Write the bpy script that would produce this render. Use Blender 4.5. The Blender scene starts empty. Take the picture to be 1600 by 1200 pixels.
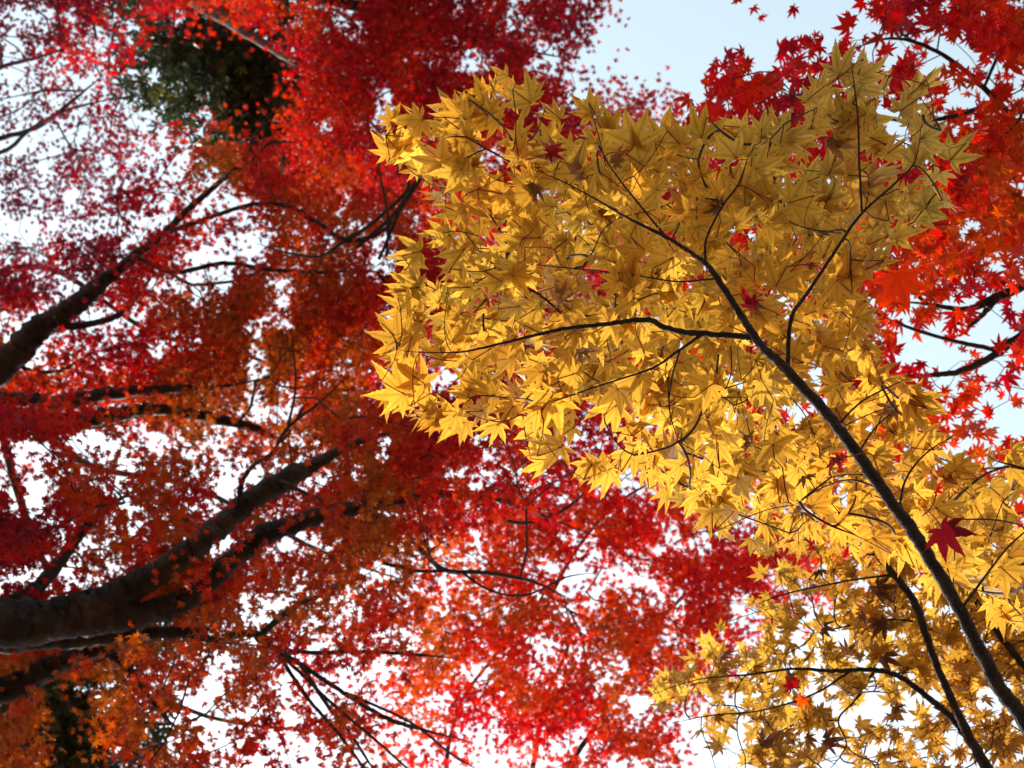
import bpy, math, random
import numpy as np
from mathutils import Vector

rng = np.random.default_rng(11)
random.seed(11)
sc = bpy.context.scene
col = sc.collection

# ------------------------------------------------------------------ camera, sky, sun, exposure
ELEV = 78.0
CAM = np.array([0.0, 0.0, 1.6])
cd = bpy.data.cameras.new('camera')
cam = bpy.data.objects.new('camera', cd)
col.objects.link(cam)
cam.location = CAM
cam.rotation_euler = (math.radians(90 + ELEV), 0, 0)
cd.sensor_fit = 'HORIZONTAL'
cd.sensor_width = 17.3
cd.lens = 25.0
cd.clip_start = 0.05
cd.clip_end = 2000
cd.dof.use_dof = True
cd.dof.focus_distance = 2.08
cd.dof.aperture_fstop = 5.6
sc.camera = cam

SUN_EL, SUN_AZ = 40.0, -28.0            # azimuth from +Y (the bottom of the picture) towards +X
world = bpy.data.worlds.new('World')
sc.world = world
world.use_nodes = True
nt = world.node_tree
nt.nodes.clear()
wo = nt.nodes.new('ShaderNodeOutputWorld')
bg = nt.nodes.new('ShaderNodeBackground')
sky = nt.nodes.new('ShaderNodeTexSky')
sky.sky_type = 'NISHITA'
sky.sun_disc = False
sky.sun_elevation = math.radians(SUN_EL)
sky.sun_rotation = math.radians(SUN_AZ)
sky.air_density = 1.0
sky.dust_density = 1.6
sky.ozone_density = 1.0
hs = nt.nodes.new('ShaderNodeHueSaturation')
hs.inputs['Saturation'].default_value = 0.5
hs.inputs['Hue'].default_value = 0.455
nt.links.new(sky.outputs[0], hs.inputs['Color'])
nt.links.new(hs.outputs[0], bg.inputs['Color'])
bg.inputs['Strength'].default_value = 0.15
nt.links.new(bg.outputs[0], wo.inputs['Surface'])

sd = bpy.data.lights.new('sun', 'SUN')
sd.energy = 3.3
sd.angle = math.radians(0.5)
sd.color = (1.0, 0.93, 0.82)
sun = bpy.data.objects.new('sun', sd)
col.objects.link(sun)
sun.location = (0, 0, 60)
_s = Vector((math.sin(math.radians(SUN_AZ)) * math.cos(math.radians(SUN_EL)),
             math.cos(math.radians(SUN_AZ)) * math.cos(math.radians(SUN_EL)),
             math.sin(math.radians(SUN_EL))))
sun.rotation_euler = _s.to_track_quat('Z', 'Y').to_euler()

sc.view_settings.view_transform = 'Standard'
sc.view_settings.look = 'None'
sc.view_settings.gamma = 1.0
sc.view_settings.use_curve_mapping = False
sc.view_settings.exposure = 1.5
sc.cycles.use_denoising = True
sc.cycles.max_bounces = 10
sc.cycles.diffuse_bounces = 6
sc.cycles.transmission_bounces = 8

# ------------------------------------------------------------------ helpers
FPX = 1600 * 25.0 / 17.3
_r = math.radians(90 + ELEV)
FWD = np.array([0, math.sin(_r), -math.cos(_r)])
UPV = np.array([0, math.cos(_r), math.sin(_r)])
RGT = np.array([1.0, 0, 0])


def at(px, py, d):
    """point seen at photo pixel (px, py), d metres away along the view axis"""
    px = np.asarray(px, float); py = np.asarray(py, float); d = np.asarray(d, float)
    a = ((px - 800) / FPX)[..., None]; b = ((py - 600) / FPX)[..., None]
    return CAM + d[..., None] * (FWD + a * RGT - b * UPV)


def unit(v):
    return v / np.maximum(np.linalg.norm(v, axis=-1, keepdims=True), 1e-9)


class Noise:
    def __init__(self, scale, seed):
        self.s = scale
        self.g = np.random.default_rng(seed).random((64, 64))

    def __call__(self, x, y):
        x = (np.asarray(x, float) + 3000) / self.s; y = (np.asarray(y, float) + 3000) / self.s
        i = np.floor(x).astype(int); j = np.floor(y).astype(int)
        u = x - i; v = y - j
        u = u * u * (3 - 2 * u); v = v * v * (3 - 2 * v)
        g = self.g
        a = g[i % 64, j % 64]; b = g[(i + 1) % 64, j % 64]
        c = g[i % 64, (j + 1) % 64]; d = g[(i + 1) % 64, (j + 1) % 64]
        return (a * (1 - u) + b * u) * (1 - v) + (c * (1 - u) + d * u) * v


def mesh_obj(name, V, F, mat, parent=None, colr=None, smooth=True):
    V = np.ascontiguousarray(V, dtype=np.float32); F = np.ascontiguousarray(F, dtype=np.int32)
    if parent is not None:
        r = parent
        while r.parent is not None:
            r = r.parent
        V = V - np.array(r.location, dtype=np.float32)
    n, k = F.shape
    me = bpy.data.meshes.new(name)
    me.vertices.add(len(V)); me.vertices.foreach_set('co', V.ravel())
    me.loops.add(n * k); me.loops.foreach_set('vertex_index', F.ravel())
    me.polygons.add(n); me.polygons.foreach_set('loop_start', np.arange(0, n * k, k, dtype=np.int32))
    me.polygons.foreach_set('use_smooth', np.full(n, smooth, dtype=bool))
    me.update(calc_edges=True)
    if colr is not None:
        a = me.attributes.new('leaf_colour', 'FLOAT_COLOR', 'POINT')
        a.data.foreach_set('color', np.ascontiguousarray(colr, dtype=np.float32).ravel())
    me.materials.append(mat)
    o = bpy.data.objects.new(name, me)
    col.objects.link(o)
    if parent is not None:
        o.parent = parent
    return o


def thing(name, loc, label, cat, group=None):
    o = bpy.data.objects.new(name, None)
    o.location = loc
    o.empty_display_size = 0.2
    col.objects.link(o)
    o['label'] = label; o['category'] = cat
    if group:
        o['group'] = group
    return o


def spline(P, R, n_per):
    """Catmull-Rom through points, with radii"""
    P = np.asarray(P, float); R = np.asarray(R, float)
    A = np.vstack([2 * P[0] - P[1], P, 2 * P[-1] - P[-2]])
    t = np.linspace(0, 1, n_per, endpoint=False)[:, None]
    out, rr = [], []
    for i in range(len(P) - 1):
        p0, p1, p2, p3 = A[i], A[i + 1], A[i + 2], A[i + 3]
        out.append(0.5 * (2 * p1 + (p2 - p0) * t + (2 * p0 - 5 * p1 + 4 * p2 - p3) * t ** 2 + (3 * p1 - p0 - 3 * p2 + p3) * t ** 3))
        rr.append(R[i] * (1 - t[:, 0]) + R[i + 1] * t[:, 0])
    return np.vstack(out + [P[-1:]]), np.concatenate(rr + [R[-1:]])


class Tubes:
    def __init__(self):
        self.V, self.F, self.n = [], [], 0

    def add(self, P, R, sides=6, rough=0.0):
        P = np.asarray(P, float); R = np.asarray(R, float)
        n = len(P)
        T = unit(np.gradient(P, axis=0))
        N = np.cross(T[0], [0.31, 0.17, 0.93]); N /= np.linalg.norm(N)
        Ns = np.empty_like(P)
        for i in range(n):
            N = N - T[i] * (N @ T[i]); N /= max(np.linalg.norm(N), 1e-9)
            Ns[i] = N
        B = np.cross(T, Ns)
        a = np.arange(sides) * 2 * math.pi / sides
        rad = R[:, None] * np.ones((1, sides))
        if rough:
            rad = rad * (1 + rough * (rng.random((n, 1)) - 0.5) + rough * (rng.random((n, sides)) - 0.5))
        V = P[:, None, :] + rad[..., None] * (np.cos(a)[None, :, None] * Ns[:, None, :] + np.sin(a)[None, :, None] * B[:, None, :])
        V = V.reshape(-1, 3)
        V = np.vstack([V, P[-1:] + T[-1:] * R[-1]])
        i = np.arange(n - 1)[:, None] * sides; j = np.arange(sides)[None, :]; j2 = (j + 1) % sides
        q = np.stack([i + j, i + j2, i + sides + j2, i + sides + j], -1).reshape(-1, 4)
        e = (n - 1) * sides
        cap = np.stack([e + j[0], e + j2[0], np.full(sides, n * sides), np.full(sides, n * sides)], -1)
        tri = np.vstack([q[:, [0, 1, 2]], q[:, [0, 2, 3]], cap[:, :3]])
        self.V.append(V); self.F.append(tri + self.n); self.n += len(V)

    def build(self, name, mat, parent):
        if not self.V:
            return None
        return mesh_obj(name, np.vstack(self.V), np.vstack(self.F), mat, parent)


# ------------------------------------------------------------------ leaves
def leaf_fine(seed, lobes=7, sinus=0.46, wid=1.0):
    """toothed maple leaf, base at the origin, tip along +Y, about 1 across. returns verts, vein weight, tris"""
    r = np.random.default_rng(seed)
    ang = {7: [-122, -80, -39, 0, 39, 80, 122], 9: [-150, -112, -74, -37, 0, 37, 74, 112, 150], 5: [-100, -48, 0, 48, 100]}[lobes]
    ln = {7: [0.44, 0.76, 0.94, 1.0, 0.94, 0.76, 0.44], 9: [0.3, 0.52, 0.78, 0.94, 1.0, 0.94, 0.78, 0.52, 0.3], 5: [0.55, 0.9, 1.0, 0.9, 0.55]}[lobes]
    ang = np.radians(np.array(ang) + r.normal(0, 2.5, lobes)); ln = np.array(ln) * (1 + r.normal(0, 0.085, lobes))
    V = [(0, 0, 0)]; W = [1.0]; F = []

    def pt(a, u, w, z, ve):
        s, c = math.sin(a), math.cos(a)
        V.append((s * u + c * w, c * u - s * w, z)); W.append(ve)
        return len(V) - 1
    S = []
    for k in range(lobes + 1):
        if k == 0:
            a, q = ang[0] - 0.36, ln[0] * 0.34
        elif k == lobes:
            a, q = ang[-1] + 0.36, ln[-1] * 0.34
        else:
            a, q = 0.5 * (ang[k - 1] + ang[k]), sinus * 0.5 * (ln[k - 1] + ln[k])
        S.append(pt(a, q, 0, 0.02 + 0.02 * r.random(), 0.0))
    for k in range(lobes):
        L, a = ln[k], ang[k]
        bend = r.normal(0, 0.06)
        drop = r.normal(-0.08, 0.05)
        z = lambda u: drop * (u / L) ** 2 * L
        fold = 0.06 + 0.04 * r.random()
        m1 = pt(a, 0.5 * L, bend * 0.25 * L, z(0.5 * L) - 0.01, 1.0)
        m2 = pt(a, 0.73 * L, bend * 0.55 * L, z(0.73 * L) - 0.012, 1.0)
        tip = pt(a, L, bend * L, z(L), 0.75)
        for sg, s0 in ((-1, S[k]), (1, S[k + 1])):
            prof = [(0.53, 0.150), (0.56, 0.132), (0.64, 0.132), (0.67, 0.108), (0.76, 0.088), (0.79, 0.062), (0.88, 0.034)]
            ids = []
            for (u, w) in prof:
                w = w * wid * (1 + r.normal(0, 0.06)) * (0.9 + 0.1 / max(L, 0.4))
                u = u + r.normal(0, 0.008)
                ids.append(pt(a, u * L, sg * w * L + bend * u * u * L, z(u * L) + fold * w * L, 0.0))
            fan = [(0, m1, s0), (m1, s0, ids[0]), (m1, ids[0], ids[1]), (m1, ids[1], ids[2]), (m1, ids[2], m2),
                   (m2, ids[2], ids[3]), (m2, ids[3], ids[4]), (m2, ids[4], ids[5]), (m2, ids[5], ids[6]), (m2, ids[6], tip)]
            F += [f if sg > 0 else (f[0], f[2], f[1]) for f in fan]
    V = np.array(V, float) / 1.62
    F = np.array(F, int)
    A, B, C = V[F[:, 0]], V[F[:, 1]], V[F[:, 2]]
    turned = ((B[:, 0] - A[:, 0]) * (C[:, 1] - A[:, 1]) - (B[:, 1] - A[:, 1]) * (C[:, 0] - A[:, 0])) < 0
    F[turned] = F[turned][:, ::-1]
    return V, np.array(W), F


def leaf_coarse(seed, lobes=7, sinus=0.36, wid=0.8):
    r = np.random.default_rng(seed)
    ang = {7: [-122, -80, -39, 0, 39, 80, 122], 5: [-98, -48, 0, 48, 98]}[lobes]
    ln = {7: [0.44, 0.78, 0.95, 1.0, 0.95, 0.78, 0.44], 5: [0.6, 0.92, 1.0, 0.92, 0.6]}[lobes]
    ang = np.radians(np.array(ang) + r.normal(0, 4, lobes)); ln = np.array(ln) * (1 + r.normal(0, 0.07, lobes))
    O = []
    for k in range(lobes):
        a, L = ang[k], ln[k]
        pa = ang[k - 1] if k else a - 0.7
        O.append((0.5 * (pa + a), sinus * L, 0.02))
        w = 0.22 * wid
        O.append((a - w, 0.62 * L, 0.02)); O.append((a, L, -0.10 - 0.1 * r.random())); O.append((a + w, 0.62 * L, 0.02))
    O.append((ang[-1] + 0.35, sinus * ln[-1], 0.02))
    V = [(0, 0, 0)] + [(math.sin(a) * q, math.cos(a) * q, z) for a, q, z in O]
    F = [(0, i + 1, i) for i in range(1, len(O))]
    W = np.zeros(len(V)); W[0] = 1
    return np.array(V) / 1.62, W, np.array(F, int)


def leaf_oval(seed):
    """a small spray of three pointed oval evergreen leaves"""
    r = np.random.default_rng(seed)
    V, F = [], []
    for a in (-0.8, 0.1, 0.9):
        a += r.normal(0, 0.15); b = len(V); s, c = math.sin(a), math.cos(a)
        for (w, u, z) in ((0, 0, 0), (0.13, 0.3, 0.03), (0.11, 0.6, 0.02), (0, 0.95, -0.05), (-0.11, 0.6, 0.02), (-0.13, 0.3, 0.03)):
            V.append((s * u + c * w, c * u - s * w, z))
        F += [(b, b + 2, b + 1), (b, b + 3, b + 2), (b, b + 4, b + 3), (b, b + 5, b + 4)]
    return np.array(V), np.zeros(len(V)), np.array(F, int)


FINE = [leaf_fine(s, 7, 0.40 + 0.045 * (s % 3), 0.84 + 0.07 * (s % 4)) for s in range(8)]
FINE += [leaf_fine(40 + s, 9, 0.42, 0.78) for s in range(3)] + [leaf_fine(60 + s, 5, 0.40, 0.95) for s in range(2)]
MID = [leaf_coarse(s, 7) for s in range(5)]
FAR = [leaf_coarse(20 + s, 5, 0.40, 1.15) for s in range(4)]
OVAL = [leaf_oval(s) for s in range(4)]


def place_leaves(P, D, N, S, C, temps, curl=None, age=None):
    """leaf bases P, tip directions D, blade normals N, sizes S, colours C -> verts, tris, colours"""
    n = len(P)
    Y = unit(D); X = unit(np.cross(Y, N)); Z = np.cross(X, Y)
    if curl is None:
        curl = rng.normal(1.0, 1.0, n)
    pick = rng.integers(0, len(temps), n)
    Vs, Fs, Cs, off = [], [], [], 0
    wid = rng.uniform(0.74, 1.12, n)
    for k, (T, W, F) in enumerate(temps):
        ix = np.nonzero(pick == k)[0]
        if not len(ix):
            continue
        s = S[ix][:, None, None]
        V = P[ix][:, None, :] + s * (T[None, :, 0:1] * wid[ix][:, None, None] * X[ix][:, None, :] + T[None, :, 1:2] * Y[ix][:, None, :]
                                     + (T[None, :, 2] * curl[ix][:, None])[..., None] * Z[ix][:, None, :])
        m = len(T)
        c = np.empty((len(ix), m, 4))
        c[..., :3] = C[ix][:, None, :]; c[..., 3] = W[None, :]
        if age is not None:             # old leaves turn brown from the tips inwards
            w = np.clip((np.hypot(T[:, 0], T[:, 1])[None, :] - 0.60 + age[ix][:, None] * 0.35) / 0.16, 0, 0.85)[..., None] * (age[ix] > 0)[:, None, None]
            w = w * rng.uniform(0.3, 1.0, (len(ix), m, 1))
            c[..., :3] = c[..., :3] * (1 - w) + np.array((0.26, 0.105, 0.03)) * w
        Vs.append(V.reshape(-1, 3)); Cs.append(c.reshape(-1, 4))
        Fs.append((F[None] + (off + np.arange(len(ix)) * m)[:, None, None]).reshape(-1, 3))
        off += len(ix) * m
    return np.vstack(Vs), np.vstack(Fs), np.vstack(Cs)


# ------------------------------------------------------------------ materials
def leaf_material(name, trans=0.55, rough=0.5, spots=True, vein=0.25, sat=1.12, vtr=1.0):
    m = bpy.data.materials.new(name)
    m.use_nodes = True
    t = m.node_tree; t.nodes.clear(); L = t.links.new
    out = t.nodes.new('ShaderNodeOutputMaterial')
    at_ = t.nodes.new('ShaderNodeAttribute'); at_.attribute_name = 'leaf_colour'
    tc = t.nodes.new('ShaderNodeTexCoord')
    no = t.nodes.new('ShaderNodeTexNoise'); no.inputs['Scale'].default_value = 38; no.inputs['Detail'].default_value = 3
    L(tc.outputs['Object'], no.inputs['Vector'])
    mr = t.nodes.new('ShaderNodeMapRange'); mr.inputs[1].default_value = 0.3; mr.inputs[2].default_value = 0.7
    mr.inputs[3].default_value = 0.84; mr.inputs[4].default_value = 1.12
    L(no.outputs[0], mr.inputs[0])
    pw = t.nodes.new('ShaderNodeMath'); pw.operation = 'POWER'; pw.inputs[1].default_value = 5
    L(at_.outputs['Alpha'], pw.inputs[0])
    vm = t.nodes.new('ShaderNodeMath'); vm.operation = 'MULTIPLY_ADD'; vm.inputs[1].default_value = -vein; vm.inputs[2].default_value = 1.0
    L(pw.outputs[0], vm.inputs[0])
    mu = t.nodes.new('ShaderNodeMath'); mu.operation = 'MULTIPLY'
    L(vm.outputs[0], mu.inputs[0]); L(mr.outputs[0], mu.inputs[1])
    hv = t.nodes.new('ShaderNodeHueSaturation')
    L(at_.outputs['Color'], hv.inputs['Color']); L(mu.outputs[0], hv.inputs['Value'])
    colr = hv.outputs[0]
    if spots:
        vo = t.nodes.new('ShaderNodeTexNoise'); vo.inputs['Scale'].default_value = 120; vo.inputs['Detail'].default_value = 2
        L(tc.outputs['Object'], vo.inputs['Vector'])
        ms = t.nodes.new('ShaderNodeMapRange'); ms.inputs[1].default_value = 0.64; ms.inputs[2].default_value = 0.75
        ms.inputs[3].default_value = 0; ms.inputs[4].default_value = 0.75
        L(vo.outputs[0], ms.inputs[0])
        mx = t.nodes.new('ShaderNodeMixRGB'); mx.inputs[2].default_value = (0.12, 0.045, 0.012, 1)
        L(ms.outputs[0], mx.inputs[0]); L(colr, mx.inputs[1])
        colr = mx.outputs[0]
    pb = t.nodes.new('ShaderNodeBsdfPrincipled')
    pb.inputs['Roughness'].default_value = rough
    pb.inputs['Specular IOR Level'].default_value = 0.3
    L(colr, pb.inputs['Base Color'])
    hs2 = t.nodes.new('ShaderNodeHueSaturation'); hs2.inputs['Saturation'].default_value = sat; hs2.inputs['Value'].default_value = vtr
    L(colr, hs2.inputs['Color'])
    tr = t.nodes.new('ShaderNodeBsdfTranslucent')
    L(hs2.outputs[0], tr.inputs['Color'])
    mix = t.nodes.new('ShaderNodeMixShader'); mix.inputs[0].default_value = trans
    L(pb.outputs[0], mix.inputs[1]); L(tr.outputs[0], mix.inputs[2])
    L(mix.outputs[0], out.inputs['Surface'])
    return m


def bark_material(name, c0, c1, scale=9, bump=0.5):
    m = bpy.data.materials.new(name)
    m.use_nodes = True
    t = m.node_tree; L = t.links.new
    pb = t.nodes['Principled BSDF']
    pb.inputs['Roughness'].default_value = 0.85
    pb.inputs['Specular IOR Level'].default_value = 0.2
    tc = t.nodes.new('ShaderNodeTexCoord')
    n1 = t.nodes.new('ShaderNodeTexNoise'); n1.inputs['Scale'].default_value = scale; n1.inputs['Detail'].default_value = 8; n1.inputs['Roughness'].default_value = 0.65
    L(tc.outputs['Object'], n1.inputs['Vector'])
    rp = t.nodes.new('ShaderNodeValToRGB')
    rp.color_ramp.elements[0].position = 0.38; rp.color_ramp.elements[0].color = (*c0, 1)
    rp.color_ramp.elements[1].position = 0.68; rp.color_ramp.elements[1].color = (*c1, 1)
    L(n1.outputs[0], rp.inputs[0]); L(rp.outputs[0], pb.inputs['Base Color'])
    n2 = t.nodes.new('ShaderNodeTexNoise'); n2.inputs['Scale'].default_value = scale * 6; n2.inputs['Detail'].default_value = 6
    L(tc.outputs['Object'], n2.inputs['Vector'])
    bp = t.nodes.new('ShaderNodeBump'); bp.inputs['Strength'].default_value = bump; bp.inputs['Distance'].default_value = 0.02
    L(n2.outputs[0], bp.inputs['Height']); L(bp.outputs[0], pb.inputs['Normal'])
    return m


M_GOLD = leaf_material('golden_leaf', 0.62, 0.5, True, 0.4, 1.0, 1.1)
M_RED = leaf_material('red_leaf', 0.6, 0.5, False, 0.2, 1.06, 1.15)
M_DRY = leaf_material('withered_leaf', 0.25, 0.7, True, 0.3, 1.0)
M_GREEN = leaf_material('evergreen_leaf', 0.25, 0.4, False, 0.0, 1.0)
M_BARK = bark_material('maple_bark', (0.011, 0.0085, 0.008), (0.055, 0.044, 0.037), 9, 0.9)
M_PALE = bark_material('pale_bark', (0.05, 0.042, 0.035), (0.22, 0.19, 0.165), 6)
M_STEM = bark_material('young_stem_bark', (0.009, 0.006, 0.006), (0.034, 0.023, 0.019), 45, 0.6)
M_TWIG = bark_material('twig_bark', (0.022, 0.011, 0.010), (0.055, 0.024, 0.020), 60, 0.1)
M_PETIOLE = bark_material('red_leaf_stalk', (0.10, 0.014, 0.010), (0.20, 0.03, 0.018), 60, 0.0)

# ------------------------------------------------------------------ ground
def ground():
    m = bpy.data.materials.new('leaf_littered_ground')
    m.use_nodes = True
    t = m.node_tree; L = t.links.new
    pb = t.nodes['Principled BSDF']; pb.inputs['Roughness'].default_value = 0.95
    tc = t.nodes.new('ShaderNodeTexCoord')
    n1 = t.nodes.new('ShaderNodeTexVoronoi'); n1.inputs['Scale'].default_value = 14
    L(tc.outputs['Object'], n1.inputs['Vector'])
    rp = t.nodes.new('ShaderNodeValToRGB'); e = rp.color_ramp
    e.elements[0].color = (0.06, 0.042, 0.024, 1); e.elements[1].color = (0.18, 0.13, 0.085, 1)
    x = e.elements.new(0.4); x.color = (0.17, 0.055, 0.025, 1)
    x = e.elements.new(0.7); x.color = (0.19, 0.12, 0.042, 1)
    sp = t.nodes.new('ShaderNodeSeparateColor')
    L(n1.outputs['Color'], sp.inputs[0]); L(sp.outputs[0], rp.inputs[0]); L(rp.outputs[0], pb.inputs['Base Color'])
    n = 61
    xs = np.linspace(-1, 1, n); xs = np.sign(xs) * np.abs(xs) ** 2.2 * 500
    X, Y = np.meshgrid(xs, xs, indexing='ij')
    h = Noise(9, 5)(X, Y) * 0.25 - 0.12
    h[np.hypot(X, Y) > 60] = 0
    V = np.stack([X, Y, h], -1).reshape(-1, 3)
    i, j = np.meshgrid(np.arange(n - 1), np.arange(n - 1), indexing='ij')
    q = np.stack([i * n + j, (i + 1) * n + j, (i + 1) * n + j + 1, i * n + j + 1], -1).reshape(-1, 4)
    o = mesh_obj('ground', V, q, m)
    o['kind'] = 'structure'


ground()

# ------------------------------------------------------------------ how thick the foliage stands, read off the photo in 50 px cells
# letters name the tree: E thin far, D crimson, K rusty, C great, G scarlet, B right, V and W evergreens
LET = [
 'EEEEEDDDDDDDDDDDDDD........BBBBB',
 'EEDDVVVVVDDDDDDDDDD....BBBBBBBBB',
 'EEEEEVVVVDDDDDDDDDDDD.BBBBBBBBBB',
 'EEEEEVVVVDDDDDDDDDDDDBBBBBBBBBBB',
 'EEEEEKKKVDDDDDDDDDDDBBBBBBBBBBBB',
 'EEEEKKKKKDDDDDDDDDDDBBBBBBBBBBBB',
 'EEEKKKKKKKKKKDDDDDDDBBBBBBBBBBBB',
 'EEKKKKKKKKKKKDDDDDDDBBBBBBBBBBBB',
 'EEKKKKKKKKKKKKKDDDDDBBBBBBBBBBBB',
 'KKKKKKKKKKKKKKKKKKKKBBBBBBBBBBBB',
 'KKKKKKKKKKKKKKKKKKKKBBBBBBBBBBBB',
 'KKKKKKKKKKKKKKKKKKKKBBBBBBBBBBBB',
 'KKKKKKKKKKKKCCCCCCCCCBBBBBBBBBBB',
 'CCCCKKKKKKCCCCCCCCCCCBBBBBBBBBBB',
 'CCCCCCCCCCCCCCCCCCGGGGBBBBBBBBBB',
 'CCCCCCCCCCCCCCCCCCGGGGGGBBBBBBBB',
 'CCCCCCCCCCCCCCGGGGGGGGGGGGBBBBBB',
 'CCCCCCCCCCCCCGGGGGGGGGGGGGBBBBBB',
 'CCCCCCCCCCCCCGGGGGGGGGGGGG......',
 'CCCCCCCCCCCCCGGGGGGGGGGG........',
 'CCCCCCCCCCCCCGGGGGGGGGG.........',
 'CWWCCCCCCCCCGGGGGGGGGG..........',
 'CWWCCCCCCCCCGGGGGGGGG...........',
 'CWWCCCCCCCCCGGGGGGGGG...........']
DEN = [
 '89986999999999899850000000049799',
 '44773799999998789500000245788799',
 '32431799899999899411006888888878',
 '43541359899999899855517778888999',
 '44663589799999999887666788888999',
 '54675438999999999888666678888999',
 '44586423688888889888666678888999',
 '35888745865788889888666678888988',
 '44788875776799888888666667766556',
 '93678769999999888888666667754446',
 '84568889999999888888666666644444',
 '95577999986888888888666666643343',
 '77879988998889988888666666643343',
 '99768846689999888888666666643333',
 '98758623568999888888876666655444',
 '98977555569999899887888866554433',
 '96378857869978978879999986443333',
 '97478898788886777776899999643333',
 '99688998656766668556688876000000',
 '99999975874878788789999530000000',
 '99866558845667896579985200000000',
 '99985788654467688787773000000000',
 '99995677876735668986600000000000',
 '99995788656654223788840000000000']
# amber maple, lower right
AMB = {16: (24, '57788888'), 17: (23, '257788888'), 18: (23, '144678888'), 19: (23, '265788888'), 20: (21, '46665788888'),
       21: (20, '577776677878'), 22: (20, '246676576877'), 23: (22, '1576566767')}
# 100 px cells: 0 maroon, 3 crimson, 5 scarlet, 7 orange red, 9 rust orange
HUE = ['1434433322333345', '1317333322244445', '2148443333444456', '1134675444445577', '1267763444555544', '8358875444555544',
       '3588874444555555', '3664676444555555', '2756787544444455', '4877876655444444', '8978566556544444', '9977455444444444']
for r_ in LET + DEN:
    assert len(r_) == 32, r_
for r_ in HUE:
    assert len(r_) == 16, r_
DENA = np.array([[int(c) for c in r] for r in DEN], float) / 10
HUEA = np.array([[int(c) for c in r] for r in HUE], float)


def hue_at(px, py):
    x = np.clip(px / 100 - 0.5, 0, 15); y = np.clip(py / 100 - 0.5, 0, 11)
    i = np.clip(np.floor(y).astype(int), 0, 10); j = np.clip(np.floor(x).astype(int), 0, 14)
    v = y - i; u = x - j
    return (HUEA[i, j] * (1 - u) + HUEA[i, j + 1] * u) * (1 - v) + (HUEA[i + 1, j] * (1 - u) + HUEA[i + 1, j + 1] * u) * v


PAL = np.array([(0.24, 0.018, 0.036), (0.36, 0.020, 0.036), (0.50, 0.023, 0.036), (0.60, 0.027, 0.034), (0.68, 0.032, 0.028),
                (0.74, 0.040, 0.022), (0.72, 0.062, 0.022), (0.66, 0.090, 0.026), (0.60, 0.116, 0.028), (0.52, 0.132, 0.030)]) * 0.95


def red_colour(px, py, spread=1.0, shift=0.0):
    n = len(px)
    h = hue_at(px, py) + shift + (Noise(46, 91)(px, py) - 0.5) * 4.0 * spread + rng.normal(0, 0.8 * spread, n)
    h = np.clip(h, 0, 8.999)
    i = h.astype(int); f = (h - i)[:, None]
    c = PAL[i] * (1 - f) + PAL[i + 1] * f
    return c * rng.uniform(0.78, 1.18, (n, 1))


def scatter(mask_fn, size_px, boost=1.0, clump=None, margin=3, jit=20, below=3, thick=1.0):
    """leaf centres in photo pixels from cover values per 50 px cell (edge cells carry on beyond the frame; a larger below adds shading foliage)"""
    xs, ys = [], []
    for r in range(-margin, 24 + below):
        for c in range(-margin, 32 + margin):
            cov = mask_fn(min(max(r, 0), 23), min(max(c, 0), 31))
            if cov <= 0:
                continue
            cov = min(cov + 0.04, 0.975)
            if r > 26 and below > 3:
                cov = 0.93 if 1 <= c <= 13 else 0  # dense unseen foliage added past the lower edge to shade the golden top
                if cov == 0:
                    continue
            lam = (thick if cov > 0.9 else 1.0) * -math.log(1 - cov) * 2500 / (0.20 * size_px ** 2) * boost
            k = rng.poisson(lam * 2 if clump else lam)
            xs.append(rng.uniform(c * 50, c * 50 + 50, k) + rng.normal(0, jit, k))
            ys.append(rng.uniform(r * 50, r * 50 + 50, k) + rng.normal(0, jit, k))
    x = np.concatenate(xs); y = np.concatenate(ys)
    if clump:
        nz = 0.6 * Noise(clump, 7)(x, y) + 0.4 * Noise(clump * 0.45, 8)(x, y)
        keep = rng.random(len(x)) < np.clip((nz - 0.25) / 0.36, 0.08, 1)
        x, y = x[keep], y[keep]
    return x, y


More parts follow.
